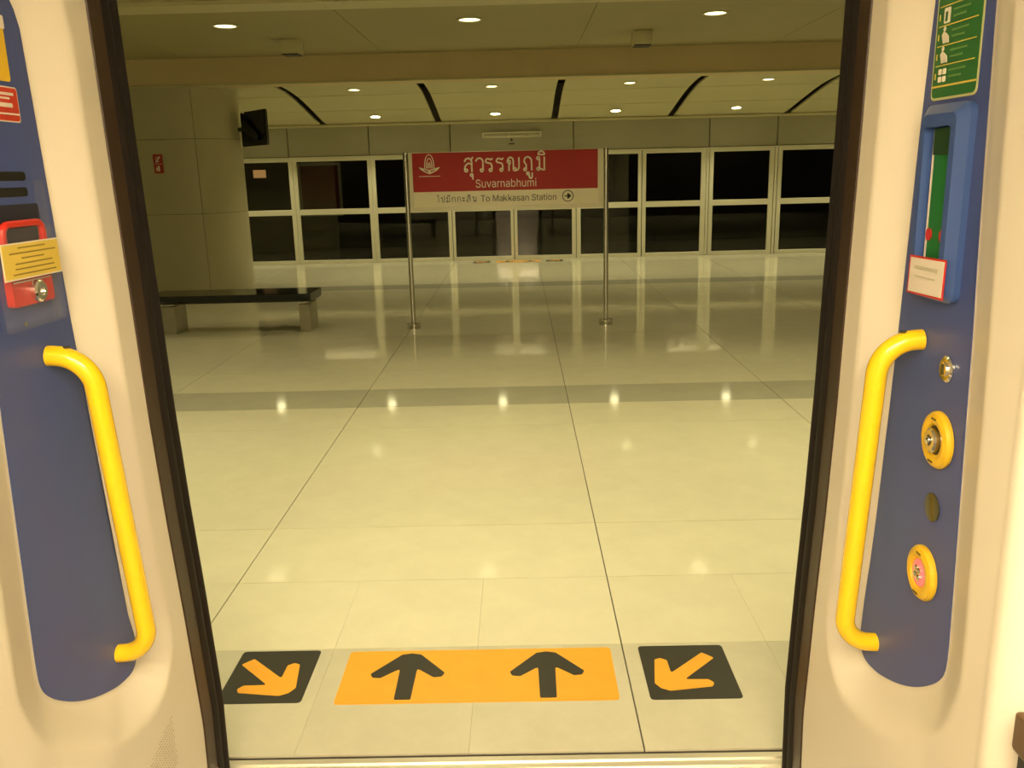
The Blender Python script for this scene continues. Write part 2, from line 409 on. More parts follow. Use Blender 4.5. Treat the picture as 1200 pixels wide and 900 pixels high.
# ---- beyond the screen: the dark trackway
bm = B(); box(bm, PX0, PX1, WY+0.3, 20.2, -1.3, -1.2); struct(obj('floor_trackway', bm, TUNW))
bm = B(); box(bm, PX0, PX1, 20.0, 20.2, -1.2, 4.2); struct(obj('wall_trackway', bm, TUNW))
bm = B(); box(bm, PX0, PX1, WY+0.12, WY+0.3, -1.2, 0.0); struct(obj('wall_platform_edge', bm, TUNW))
t = thing('reflected_panel', 'dark red framed panel behind the screen window, standing in for a reflection in the glass', 'reflection', (-4.43, 20.0, 0.8))  # solid panel imitating a red frame reflected in the glass
bm = B(); box(bm, -4.86, -4.02, 19.97, 20.0, 0.72, 1.76); obj('sheet', bm, REFLRED, t)
bm = B(); ring_prism(bm, rrect(-4.92, -3.96, 0.66, 1.82, 0.004, 1), rrect(-4.86, -4.02, 0.72, 1.76, 0.004, 1), lambda x, z: (x, 20.0, z), lambda x, z: (x, 19.95, z)); obj('frame', bm, FRAME, t)
settle(t)
t = thing('reflected_glow', 'small amber glow behind the column-side window, standing in for a reflection in the glass', 'lamp', (-5.75, 19.9, 1.6))  # glowing box imitating a light spot reflected in the glass
bm = B(); box(bm, -5.92, -5.58, 19.90, 20.0, 1.50, 1.72, 0.01); obj('housing', bm, BLACK, t)
bm = B(); box(bm, -5.89, -5.61, 19.885, 19.90, 1.53, 1.70, 0.004); obj('diffuser', bm, REFLGLOW, t)
settle(t)

for i in range(5):  # unseen lamps added to lift the dark trackway seen through the glass
    x = -8.0 + 4.0*i
    t = thing('trackway_fill_lamp', 'unseen strip lamp added to brighten the trackway, hidden by the header wall', 'lamp', (x, 20.0, 2.7), 'added strip lamps of the trackway')
    bm = B(); box(bm, x-0.62, x+0.62, 19.88, 20.0, 2.66, 2.78, 0.006); obj('housing', bm, FRAME, t)
    bm = B(); box(bm, x-0.60, x+0.60, 19.865, 19.88, 2.655, 2.77); obj('diffuser', bm, FILLK, t)
    settle(t)
# ---- ceilings
YB0, YB1 = 11.90, 12.35           # cross beam
ZC = 3.06
bm = B(); box(bm, PX0, PX1, 5.9, YB0+0.2, ZC+0.012, ZC+0.2); ceiling = struct(obj('ceiling', bm, VOID))
# flat central ceiling: broad panels with hairline joints
CJ = [PX0, -8.05, -5.55, -4.25, -1.70, 0.78, 3.27, 5.77, 8.27, PX1]
for x0, x1 in zip(CJ, CJ[1:]):
    for y0, y1 in ((5.95, 8.18), (8.56, 11.90)):
        bm = B(); box(bm, x0+0.003, x1-0.003, y0, y1, ZC, ZC+0.012); obj('ceiling_panel', bm, CEIL, ceiling)
for x0, x1 in zip(CJ, CJ[1:]):
    bm = B(); box(bm, x0+0.002, x1-0.002, 8.185, 8.555, ZC-0.035, ZC+0.012); obj('ceiling_strip', bm, CEIL_P, ceiling)
def beam(y0, y1, n):
    bm = B(); box(bm, PX0, PX1, y0, y1, 2.725, ZC+0.2); b = struct(obj('ceiling_beam', bm, BEAM))
    ya = y0 if n > 0 else y1
    bm = B(); box(bm, PX0, PX1, ya-0.012 if n > 0 else ya-0.03, ya+0.03 if n > 0 else ya+0.012, 2.715, 2.738, 0.004); obj('beam_lip', bm, CEIL_P, b)
beam(YB0, YB1, 1); beam(5.50, 5.95, -1)
# curved side ceilings made of metal panels, slots between the bays
CURVE = [(12.36, 2.775), (12.8, 2.772), (13.25, 2.750), (13.65, 2.715), (14.0, 2.672), (14.4, 2.608), (14.75, 2.548), (15.1, 2.485), (15.4, 2.435), (15.66, 2.405)]
def cz(y): return float(np.interp(y, [c[0] for c in CURVE], [c[1] for c in CURVE]))
SEAMS = [12.36, 12.55, 13.72, 14.70, 15.66]
SLOTS = [0.645 + 1.995*k for k in range(-6, 6)]
def side_ceiling(name, mirror):
    my = (lambda y: 17.9 - y) if mirror else (lambda y: y)
    bm = B(); box(bm, PX0, PX1, min(my(12.3), my(15.9)), max(my(12.3), my(15.9)), 3.0, 3.2); par = struct(obj(name, bm, VOID))
    edges = [PX0] + [s for s in SLOTS if PX0+0.3 < s < PX1-0.3] + [PX1]
    for a, b in zip(edges, edges[1:]):
        x0 = a + (0.055 if a != PX0 else 0); x1 = b - (0.055 if b != PX1 else 0)
        for s0, s1 in zip(SEAMS, SEAMS[1:]):
            ys = np.linspace(s0+0.009, s1-0.009, 7); bm = B(); rows = []
            for y in ys: rows.append([bm.verts.new((xx, my(y), cz(y)+dz)) for xx, dz in ((x0, 0), (x1, 0), (x1, 0.03), (x0, 0.03))])
            for p, q in zip(rows, rows[1:]):
                for k in range(4): bm.faces.new((p[k], p[(k+1) % 4], q[(k+1) % 4], q[k]))
            bm.faces.new(rows[0]); bm.faces.new(rows[-1][::-1])
            obj('ceiling_panel', bm, CEIL_P, par, 30)
    # closing edge of the ceiling against the wall
    bm = B(); ya, yb_ = sorted((my(15.62), my(15.78))); box(bm, PX0, PX1, ya, yb_, 2.362, 2.400, 0.004); obj('edge_trim', bm, CEIL_P, par)
    bm = B(); ya, yb_ = sorted((my(12.35), my(12.40))); box(bm, PX0, PX1, ya, yb_, 2.79, 3.05); obj('end_baffle', bm, VOID, par)
side_ceiling('ceiling_far', False); side_ceiling('ceiling_near', True)
for x in (PX0-0.2, PX1):
    bm = B(); box(bm, x, x+0.2, 2.1, WY+0.2, 0.0, 3.2); struct(obj('wall_end', bm, WALLP))

# ---- downlights
def downlight_proto(r, lm):
    rim = B(); ring = [(2*PI*i/32) for i in range(32)]
    ring_prism(rim, [((r+0.022)*math.cos(a), (r+0.022)*math.sin(a)) for a in ring], [(r*math.cos(a), r*math.sin(a)) for a in ring], flat(0.004), flat(-0.010))
    bmesh.ops.recalc_face_normals(rim, faces=rim.faces)
    m1 = bpy.data.meshes.new('rim'); rim.to_mesh(m1); rim.free(); m1.materials.append(CEIL_P)
    d = B(); cyl(d, (0, 0, -0.005), r-0.001, 0.006, 'z', 32)
    m2 = bpy.data.meshes.new('lens'); d.to_mesh(m2); d.free(); m2.materials.append(lm)
    return m1, m2
DP = downlight_proto(0.080, LAMP); DPA = downlight_proto(0.080, LAMPA); DPN = downlight_proto(0.108, LAMPA)
def downlight(x, y, z, label, group, slope=0.0, p=DP, pw=1.4):
    t = thing('downlight', label, 'light', (x, y, z), group)
    t.rotation_euler = (slope, 0, 0)
    for n, me in zip(('rim', 'lens'), p): link(n, me, t)
    ld = bpy.data.lights.new('beam', 'SPOT'); ld.energy = STATION_WATT*pw; ld.color = STATION_COL
    ld.spot_size = math.radians(112); ld.spot_blend = 0.6; ld.shadow_soft_size = 0.08
    lo = link('beam', ld, t); lo.location = (0, 0, -0.02)
XB = [-0.355 + 1.995*k for k in range(-4, 5)]
def slope_at(y): return math.atan2(cz(y+0.05)-cz(y-0.05), 0.1)
for x in XB:
    downlight(x, 15.10, cz(15.10)-0.004, 'round recessed downlight in the curved ceiling, row next to the far screen wall', 'downlights beside the far screen wall', slope_at(15.1))
    downlight(x, 13.25, cz(13.25)-0.002, 'round recessed downlight in the curved ceiling, row next to the cross beam', 'downlights beside the cross beam', slope_at(13.25), DPA)
    downlight(x, 17.9-15.10, cz(15.10)-0.004, 'round downlight in the curved near ceiling, row above the train doorway', 'downlights beside the train', -slope_at(15.1))
    downlight(x, 17.9-13.25, cz(13.25)-0.002, 'round downlight in the curved near ceiling, row away from the train', 'downlights above the near platform', -slope_at(13.25), DPA)
for x in [-0.46 + 2.495*k for k in range(-3, 4)]:
    downlight(x, 9.48, ZC-0.001, 'large round downlight in the flat central ceiling before the cross beam', 'central ceiling downlights', 0, DPN, 0.45)
    downlight(x, 7.2, ZC-0.001, 'large round downlight in the flat central ceiling, row on the train side', 'central ceiling downlights on the train side', 0, DPN, 0.6)

# ---- small boxes hanging from the central ceiling
for x, where in ((-2.57, 'between the column and the sign'), (1.45, 'past the sign from the column')):
    t = thing('ceiling_speaker', 'small pale speaker box hanging before the ceiling beam, ' + where, 'speaker', (x, 10.6, ZC))
    bm = B(); box(bm, x-0.11, x+0.11, 10.5, 10.74, ZC-0.15, ZC, 0.008, 2); obj('housing', bm, CEIL_P, t)
    bm = B(); box(bm, x-0.095, x+0.095, 10.515, 10.725, ZC-0.162, ZC-0.15, 0.004); obj('grille', bm, BLACK, t)
    bm = B(); box(bm, x-0.04, x+0.04, 10.74, 10.80, ZC-0.10, ZC, 0.004); obj('bracket', bm, VOID, t)
    settle(t)

# ---- the big rounded column
CYC, CR, CXR, CXL = 12.64, 0.70, -4.59, -6.9       # stadium plan
def stadium(i0, i1, r, n=14):
    """plan points of the stadium between parameters: 0 front flat, 1-2 the two quarter rounds, 3 back flat, 4 far end"""
    pts = []
    for seg in range(i0, i1):
        if seg == 0: pts += [(CXL, CYC-r)] + [(CXR+r*math.sin(a), CYC-r*math.cos(a)) for a in np.linspace(0, 0.44, 6)]
        elif seg == 1: pts += [(CXR+r*math.sin(a), CYC-r*math.cos(a)) for a in np.linspace(0.44, PI/2, n)]
        elif seg == 2: pts += [(CXR+r*math.cos(a), CYC+r*math.sin(a)) for a in np.linspace(0, PI/2, n)]
        elif seg == 3: pts += [(CXR, CYC+r), (CXL, CYC+r)]
        else: pts += [(CXL-r*math.sin(a), CYC+r*math.cos(a)) for a in np.linspace(0, PI, 2*n)]
    return pts
col = thing('round_ended_column', 'broad grey column with rounded end, clad in seamed panels, behind the bench', 'column', (-5.5, CYC, 0))
def shell(seg, z0, z1):
    po, pi_ = stadium(seg, seg+1, CR), stadium(seg, seg+1, CR-0.03)
    bm = B(); L = []
    for (x, y), (u, v) in zip(po, pi_): L.append([bm.verts.new(q) for q in ((x, y, z0), (x, y, z1), (u, v, z1), (u, v, z0))])
    for a, b in zip(L, L[1:]):
        for k in range(4): bm.faces.new((a[k], a[(k+1) % 4], b[(k+1) % 4], b[k]))
    bm.faces.new(L[0]); bm.faces.new(L[-1][::-1])
    return bm
ZS = [0.0, 1.083, 2.065, 2.72]
for seg in range(5):
    for z0, z1 in zip(ZS, ZS[1:]):
        b2 = shell(seg, z0+0.003, z1-0.003)
        c = sum((v.co for v in b2.verts), Vector()) / len(b2.verts)
        for v in b2.verts:                       # open the vertical seams by a few millimetres
            d = v.co - c; 
            if abs(d.x) > 0.05: v.co.x -= 0.003*(1 if d.x > 0 else -1)
        obj('cladding_panel', b2, COLUMN, col, 30)
bm = B(); pts = stadium(0, 5, CR-0.02)
a = [bm.verts.new((x, y, 0)) for x, y in pts]; b = [bm.verts.new((x, y, 2.72)) for x, y in pts]
for i in range(len(a)): bm.faces.new((a[i], a[(i+1) % len(a)], b[(i+1) % len(a)], b[i]))
obj('core', bm, GROUT, col)
settle(col)
# fire equipment sign on the column
yf = CYC-CR
t = thing('fire_equipment_sign', 'small red upright fire equipment sign on the column face', 'sign', (-4.79, yf, 1.75))
fr = lambda d: (lambda x, z: (x, yf-d, z))
bm = B(); prism(bm, rrect(-4.852, -4.728, 1.63, 1.875, 0.006), fr(0.0), fr(0.006)); obj('plate', bm, REDSIGN, t)
bm = B(); prism(bm, [(-4.825,1.775),(-4.812,1.765),(-4.755,1.84),(-4.768,1.85)], fr(0.006), fr(0.008)); obj('pictogram', bm, INKW, t)
bm = B(); tube(bm, [(-4.79+0.026*math.cos(a), yf-0.008, 1.81+0.030*math.sin(a)) for a in np.linspace(0.3, 5.4, 14)], 0.0045, 6); obj('pictogram', bm, INKW, t)
bm = B(); prism(bm, rounded([(-4.80,1.655),(-4.775,1.655),(-4.775,1.715),(-4.782,1.73),(-4.793,1.73),(-4.80,1.715)], 0.004, 2), fr(0.006), fr(0.008)); obj('pictogram', bm, INKW, t)
bm = B(); prism(bm, [(-4.825,1.66),(-4.808,1.66),(-4.808,1.70),(-4.816,1.72),(-4.825,1.69)], fr(0.006), fr(0.008)); obj('pictogram', bm, INKW, t)
bm = B(); box(bm, -4.842, -4.738, yf-0.008, yf-0.006, 1.748, 1.752); obj('divider', bm, INKW, t)
settle(t)
# monitor on the column
t = thing('ceiling_monitor', 'black display monitor on an arm at the rounded end of the column', 'monitor', (-3.68, 12.55, 2.2))
bm = B()
q = [(-3.86, 12.62), (-3.45, 12.40), (-3.42, 12.46), (-3.83, 12.68)]
v0 = [bm.verts.new((x, y, 1.965+0.012*(x+3.86)/0.4)) for x, y in q]; v1 = [bm.verts.new((x, y+0.02, 2.425+0.03*(x+3.86)/0.4)) for x, y in q]
for i in range(4): bm.faces.new((v0[i], v0[(i+1) % 4], v1[(i+1) % 4], v1[i]))
bm.faces.new(v0[::-1]); bm.faces.new(v1)
bmesh.ops.bevel(bm, geom=list(bm.edges), offset=0.012, segments=2, affect='EDGES'); obj('screen_housing', bm, BLACKGL, t, 30)
bm = B(); prism(bm, [(-3.80,2.30),(-3.76,2.34),(-3.56,2.10),(-3.60,2.05),(-3.74,2.12),(-3.82,2.20)], lambda x, z: (x, 12.62-0.537*(x+3.86)-0.012, z), lambda x, z: (x, 12.62-0.537*(x+3.86)-0.06, z)); obj('rear_bulge', bm, BLACK, t)
bm = B(); tube(bm, [(-3.95, 12.64, 2.2), (-3.83, 12.64, 2.2)], 0.03, 12); obj('arm', bm, BLACK, t, True)
bm = B(); cyl(bm, (-3.80, 12.60, 2.41), 0.018, 0.02, 'z', 14); obj('indicator', bm, PALE, t)
settle(t)

# ---- bench
t = thing('bench', 'low bench with black polished slab on two block legs, before the column', 'bench', (-2.95, 8.95, 0))
bm = B(); prism(bm, [(8.70, 0.345), (8.735, 0.315), (9.165, 0.315), (9.20, 0.345), (9.20, 0.392), (9.192, 0.400), (8.708, 0.400), (8.70, 0.392)],
                lambda y, z: (-3.80, y, z), lambda y, z: (-2.115, y, z)); obj('slab', bm, BLACKGL, t)
for x0, x1 in ((-3.685, -3.535), (-2.262, -2.148)):
    bm = B(); box(bm, x0, x1, 8.775, 9.10, 0.0, 0.285, 0.004); leg = obj('leg', bm, LEGM, t)
    bm = B(); box(bm, x0+0.02, x1-0.02, 8.80, 9.07, 0.285, 0.315); obj('spacer', bm, STEEL, leg)
settle(t)

# ---- station name sign
SY = 8.79
t = thing('station_sign', 'red and white station name board on two steel posts', 'sign', (-0.12, 8.82, 0))
fs = lambda d: (lambda x, z: (x, SY-d, z))
bm = B(); box(bm, -1.075, 0.842, SY, 8.85, 1.180, 1.745, 0.004); board = obj('board', bm, SIGNF, t)
bm = B(); prism(bm, [(-1.035,1.366),(0.782,1.366),(0.782,1.738),(-1.035,1.738)], fs(0.0), fs(0.003)); obj('red_panel', bm, SIGNR, t)
bm = B(); prism(bm, [(-1.035,1.222),(0.782,1.222),(0.782,1.366),(-1.035,1.366)], fs(0.0), fs(0.003)); obj('white_panel', bm, SIGNW, t)
TH = 0.0045
def circ(x, y, r, n=12): return [(x+r*math.cos(2*PI*i/n), y+r*math.sin(2*PI*i/n)) for i in range(n+1)]
def smooth(pts, n=5):
    P = [Vector(p) for p in pts]; out = []
    for i in range(len(P)-1):
        p0, p1, p2, p3 = P[max(i-1, 0)], P[i], P[i+1], P[min(i+2, len(P)-1)]
        for k in range(n):
            t = k/n; out.append(0.5*((2*p1) + (p2-p0)*t + (2*p0-5*p1+4*p2-p3)*t*t + (3*p1-p0-3*p2+p3)*t**3))
    return [tuple(p) for p in out] + [tuple(P[-1])]
ARCH = [(.03,.74),(.13,.93),(.32,1.0),(.50,.92),(.57,.70),(.57,.35),(.57,0)]
GL = {  # strokes of the looped letters: curves, then (loops)
    'so': ([ARCH, [(.57,.52),(.36,.64),(.14,.50),(.05,.30),(.05,.06)], [(.46,.84),(.58,.96),(.66,1.10)]], [(.15,.12,.10)], .72),
    'wo': ([[(.0,.76),(.10,.93),(.28,1.0),(.45,.92),(.53,.72),(.53,.40),(.53,.12)]], [(.43,.11,.10)], .58),
    'ro': ([[(.48,.12),(.48,.42),(.40,.58),(.20,.64),(.05,.70),(.06,.86),(.18,.95),(.34,.90),(.44,.88),(.54,.98)]], [(.38,.11,.10)], .56),
    'no_nen': ([[(.0,.70),(.08,.92),(.24,1.0),(.38,.92),(.44,.72),(.44,.12)], [(.12,.0),(.12,.40),(.18,.52),(.22,.62)], [(.54,.03),(.70,.05),(.84,.20),(.86,.40),(.86,1.0)]], [(.12,.68,.10), (.54,.13,.10)], .92),
    'pho': ([[(.17,.10),(.17,.40),(.12,.52),(.03,.66),(.06,.86),(.22,1.0),(.42,.96),(.55,.78),(.57,.5),(.57,0)]], [(.08,.10,.09)], .62),
    'mo': ([[(.19,.88),(.19,.5),(.19,.12)], [(.19,.16),(.36,.08),(.54,.04)], [(.55,0),(.55,.5),(.55,1.0)]], [(.10,.89,.10), (.10,.11,.10)], .60),
    'ko': ([[(.10,.0),(.10,.44),(.20,.58),(.05,.70),(.14,.93),(.32,1.0),(.50,.92),(.57,.70),(.57,0)]], [], .62),
    'no_nu': ([[(.19,.88),(.19,.5),(.19,.0)], [(.19,.06),(.30,.18),(.40,.22)], [(.56,.12),(.56,.5),(.56,1.0)]], [(.10,.89,.10), (.46,.12,.10)], .62),
    'po': ([[(.19,.88),(.19,.5),(.21,.14),(.34,.03),(.50,.10),(.55,.3),(.55,1.42)]], [(.10,.89,.10)], .60),
    'ai': ([[(.26,.02),(.18,.06),(.16,.3),(.16,1.15),(.08,1.32),(.0,1.28),(.02,1.44),(.22,1.52)]], [], .30),
    'a': ([[(.04,.78),(.14,.66),(.28,.70),(.36,.90)], [(.04,.28),(.14,.16),(.28,.20),(.36,.40)]], [(.09,.80,.08), (.09,.30,.08)], .40),
    'u': ([[(.07,-.22),(.08,-.36),(.08,-.56)]], [(.0,-.22,.09)], 0), 'uu': ([[(.0,-.22),(.02,-.38),(.06,-.52),(.20,-.54),(.24,-.40),(.24,-.14)]], [(-.07,-.20,.09)], 0),
    'i': ([[(-.44,1.16),(-.34,1.34),(-.16,1.40),(-.02,1.32),(.04,1.16),(-.20,1.15),(-.44,1.16)]], [], 0),
    'an': ([[(-.24,1.24),(-.12,1.18),(.02,1.22),(.14,1.50)]], [(-.22,1.32,.10)], 0)}
def thai(seq, x0, base, h, wt, m, par, d0, gap=0.12, kx=1.0):
    """seq: (glyph, x position in letter heights or None, marks)"""
    x = x0
    for g, px, marks in seq:
        if px is not None: x = x0 + px*h*kx
        bm = B()
        for nm, ox in [(g, 0.0)] + [(q, dx) for q, dx in marks]:
            cur, loops, _ = GL[nm]
            for path in [smooth(c) for c in cur] + [circ(*l) for l in loops]:
                tube(bm, [(x+(px_+ox)*h*kx, 0, base+py_*h) for px_, py_ in path], wt, 8)
        for v in bm.verts: v.co.y = SY - d0 + v.co.y*0.12
        obj('thai_letter', bm, m, par, 60)
        x += (GL[g][2]+gap)*h*kx
thai([('so', 0, [('u', .54)]), ('wo', .87, []), ('ro', 1.57, []), ('ro', 2.37, []), ('no_nen', 3.20, []), ('pho', 4.42, [('uu', .36)]), ('mo', 5.38, [('i', .52)])],
     -0.527, 1.548, 0.130, 0.0078, INKW, t, 0.0042, kx=1.02)
thai([('ai', None, []), ('po', None, []), ('mo', None, [('an', .5)]), ('ko', None, []), ('ko', None, []), ('a', None, []), ('so', None, [('an', .5)]), ('no_nu', None, [])],
     -0.800, 1.263, 0.048, 0.0030, INK, t, 0.0040, 0.28, 1.24)
text_obj('latin_lettering', 'Suvarnabhumi', INKW, fs(TH), -0.418, 0.178, 1.397, 0.078, t, 0.0, 'S')
tw = [max(v[0] for v in text_geo(q)[0]) for q in ('To', 'To Makkasan', 'To Makkasan Station')]
t0 = [min(v[0] for v in text_geo(q)[0]) for q in ('To', 'Makkasan', 'Station')]
wd_ = [max(v[0] for v in text_geo(q)[0]) - m_ for q, m_ in zip(('To', 'Makkasan', 'Station'), t0)]
kk = 0.744/(tw[2]-t0[0])
for q, e_, w_ in zip(('To', 'Makkasan', 'Station'), tw, wd_):
    x1_ = -0.372 + (e_-t0[0])*kk
    if q != 'Makkasan':
        text_obj('latin_lettering', q, INK, fs(TH), x1_-w_*kk, x1_, 1.262, 0.060, t, 0.0, 'T'); continue
    # this word's two k's are drawn as strokes between its other letters
    ext = [(min(v[0] for v in g_), max(v[0] for v in g_)) for g_ in (text_geo('Ma')[0], text_geo('asan')[0])]
    wa, wb = (ext[0][1]-ext[0][0])*kk, (ext[1][1]-ext[1][0])*kk
    xa, xb = x1_-w_*kk+wa, x1_-wb
    text_obj('latin_lettering', 'Ma', INK, fs(TH), xa-wa, xa, 1.262, 0.060, t, 0.0, 'T')
    text_obj('latin_lettering', 'asan', INK, fs(TH), xb, x1_, 1.262, 0.060*max(v[1] for v in text_geo('asan')[0])/max(v[1] for v in text_geo('T')[0]), t, 0.0, 'asan')
    pit = (xb-xa)/2
    for n_ in range(2):
        X0 = xa + n_*pit + 0.12*pit; W = 0.80*pit; st = 0.0068
        bm = B(); prism(bm, [(X0,1.262),(X0+st,1.262),(X0+st,1.324),(X0,1.324)], fs(0.003), fs(TH))
        prism(bm, [(X0+st*0.8,1.276),(X0+W*0.72,1.306),(X0+W*0.97,1.306),(X0+st*0.8,1.2845-0.0005)], fs(0.003), fs(TH+0.0001))
        prism(bm, [(X0+W*0.30,1.2845),(X0+W*0.48,1.2930),(X0+W,1.262),(X0+W-0.0085,1.262)], fs(0.003), fs(TH+0.0002)); obj('latin_lettering', bm, INK, t)
ang = [2*PI*i/40 for i in range(40)]
bm = B(); ring_prism(bm, [(0.487+0.056*math.cos(a), 1.297+0.056*math.sin(a)) for a in ang], [(0.487+0.048*math.cos(a), 1.297+0.048*math.sin(a)) for a in ang], fs(0.003), fs(0.0045)); obj('arrow_ring', bm, INK, t)
bm = B(); prism(bm, xform([(-0.034,0.005),(0.012,0.005),(-0.006,0.026),(0.007,0.026),(0.034,0.0),(0.007,-0.026),(-0.006,-0.026),(0.012,-0.005),(-0.034,-0.005)], 0.487, 1.297, 0), fs(0.003), fs(0.0045)); obj('arrow', bm, INK, t)
# emblem: nested arches over a pair of wings and a caption line
def arch(cx, z0, wd, ht, th, n=14):
    o = [(cx + wd*math.cos(a), z0 + ht*math.sin(a)**0.8) for a in np.linspace(0, PI, n)]
    i = [(cx + (wd-th)*math.cos(a), z0 + (ht-th)*max(0, math.sin(a))**0.8) for a in np.linspace(PI, 0, n)]
    return o + i
ex = -0.868
em = thing('emblem', '', ''); del em['label'], em['category']; em.parent = t
for wd, ht in ((0.050, 0.135), (0.031, 0.100), (0.014, 0.060)):
    bm = B(); prism(bm, arch(ex, 1.592, wd, ht, 0.0095), fs(0.003), fs(0.0045)); obj('emblem_arch', bm, INKW, em)
def wing(s):
    return [(ex, 1.577), (ex+s*0.045, 1.590), (ex+s*0.105, 1.605), (ex+s*0.085, 1.580), (ex+s*0.055, 1.560), (ex, 1.536)]
for s in (-1, 1):
    bm = B(); prism(bm, wing(s), fs(0.003), fs(0.0042)); obj('emblem_wing', bm, INKW, em)
    bm = B(); prism(bm, [(ex+s*0.012,1.569),(ex+s*0.060,1.583),(ex+s*0.050,1.572),(ex+s*0.012,1.555)], fs(0.0042), fs(0.0048)); obj('emblem_wing_field', bm, SIGNR, em)
bm = B(); box(bm, ex-0.105, ex+0.105, SY-0.0045, SY-0.003, 1.513, 1.519); obj('caption_line', bm, INKW, em)
for x in (-1.103, 0.866):
    bm = B(); cyl(bm, (x, 8.82, 0.0), 0.024, 1.745, 'z', 20); p = obj('post', bm, STEEL, t, True)
    bm = B(); lathe(bm, (x, 8.82, 0.0), [(0.072, 0), (0.072, 0.018), (0.066, 0.022), (0.066, 0.032), (0.072, 0.036), (0.072, 0.05), (0.03, 0.056)], 'z', 28); obj('base_ring', bm, STEEL, p, 30)
    bm = B(); lathe(bm, (x, 8.82, 1.745), [(0.024, 0), (0.020, 0.006), (0.004, 0.009)], 'z', 20); obj('cap', bm, STEEL, p, True)
settle(t)

# ================================================================== TRAIN
def yb(z):                      # the curved body side at the doorway
    return float(np.interp(z, [-.1, 0, .25, .56, .8, 1.05, 1.3, 1.6, 1.9, 2.2], [1.97, 1.985, 1.996, 1.965, 1.936, 1.913, 1.899, 1.881, 1.868, 1.856]))
HALF = 0.7325
def sx(s, o): return CX + s*(HALF + o)
ZT = 2.16                        # ceiling of the train
def blue_outline(top):
    K = [(1.674, 0.610), (1.676, 0.575), (1.668, 0.550), (1.648, 0.536), (1.615, 0.536), (1.57, 0.545), (1.50, 0.571), (1.437, 0.604), (1.386, 0.641), (1.357, 0.670), (1.344, 0.695), (1.341, 0.73), (1.343, 0.80)]
    pts = []                            # a smooth curve through the measured points
    for i in range(len(K)-1):
        p0, p1, p2, p3 = [np.array(K[min(max(i+j, 0), len(K)-1)]) for j in (-1, 0, 1, 2)]
        for t in (0, 0.25, 0.5, 0.75):
            pts.append(tuple(0.5*(2*p1 + (p2-p0)*t + (2*p0-5*p1+4*p2-p3)*t*t + (3*p1-p0-3*p2+p3)*t**3)))
    pts += [(1.343, 0.80), (1.352, 0.98), (1.366, 1.27), (1.384, 1.53), (1.396, 1.78)]
    pts += [(1.400, top-0.05), (1.408, top-0.02), (1.43, top), (1.535, top), (1.557, top-0.010), (1.570, top-0.03)]
    for z in (top-0.06, 1.70, 1.5, 1.3, 1.1, 0.9, 0.75, 0.66): pts.append((yb(z)-0.292, z))
    return pts
def sdf(poly, P):
    """signed distance (negative inside) of points P to a polygon"""
    P = np.asarray(P); n = len(poly); d = np.full(len(P), 1e9); inside = np.zeros(len(P), bool)
    for i in range(n):
        a = np.array(poly[i]); b = np.array(poly[(i+1) % n]); ab = b-a
        t = np.clip(((P-a)@ab)/(ab@ab), 0, 1)
        d = np.minimum(d, np.linalg.norm(P-(a+t[:, None]*ab), axis=1))
        cond = ((a[1] > P[:, 1]) != (b[1] > P[:, 1]))
        with np.errstate(divide='ignore', invalid='ignore'):
            xi = a[0] + (P[:, 1]-a[1])*ab[0]/(ab[1] if ab[1] != 0 else 1e-9)
        inside ^= cond & (P[:, 0] < xi)
    return np.where(inside, -d, d)
def depth(y): return 0.043 + 0.03*max(0.0, min(0.35, 1.67-y))
YN = 1.07                        # face of the door pillar towards the saloon
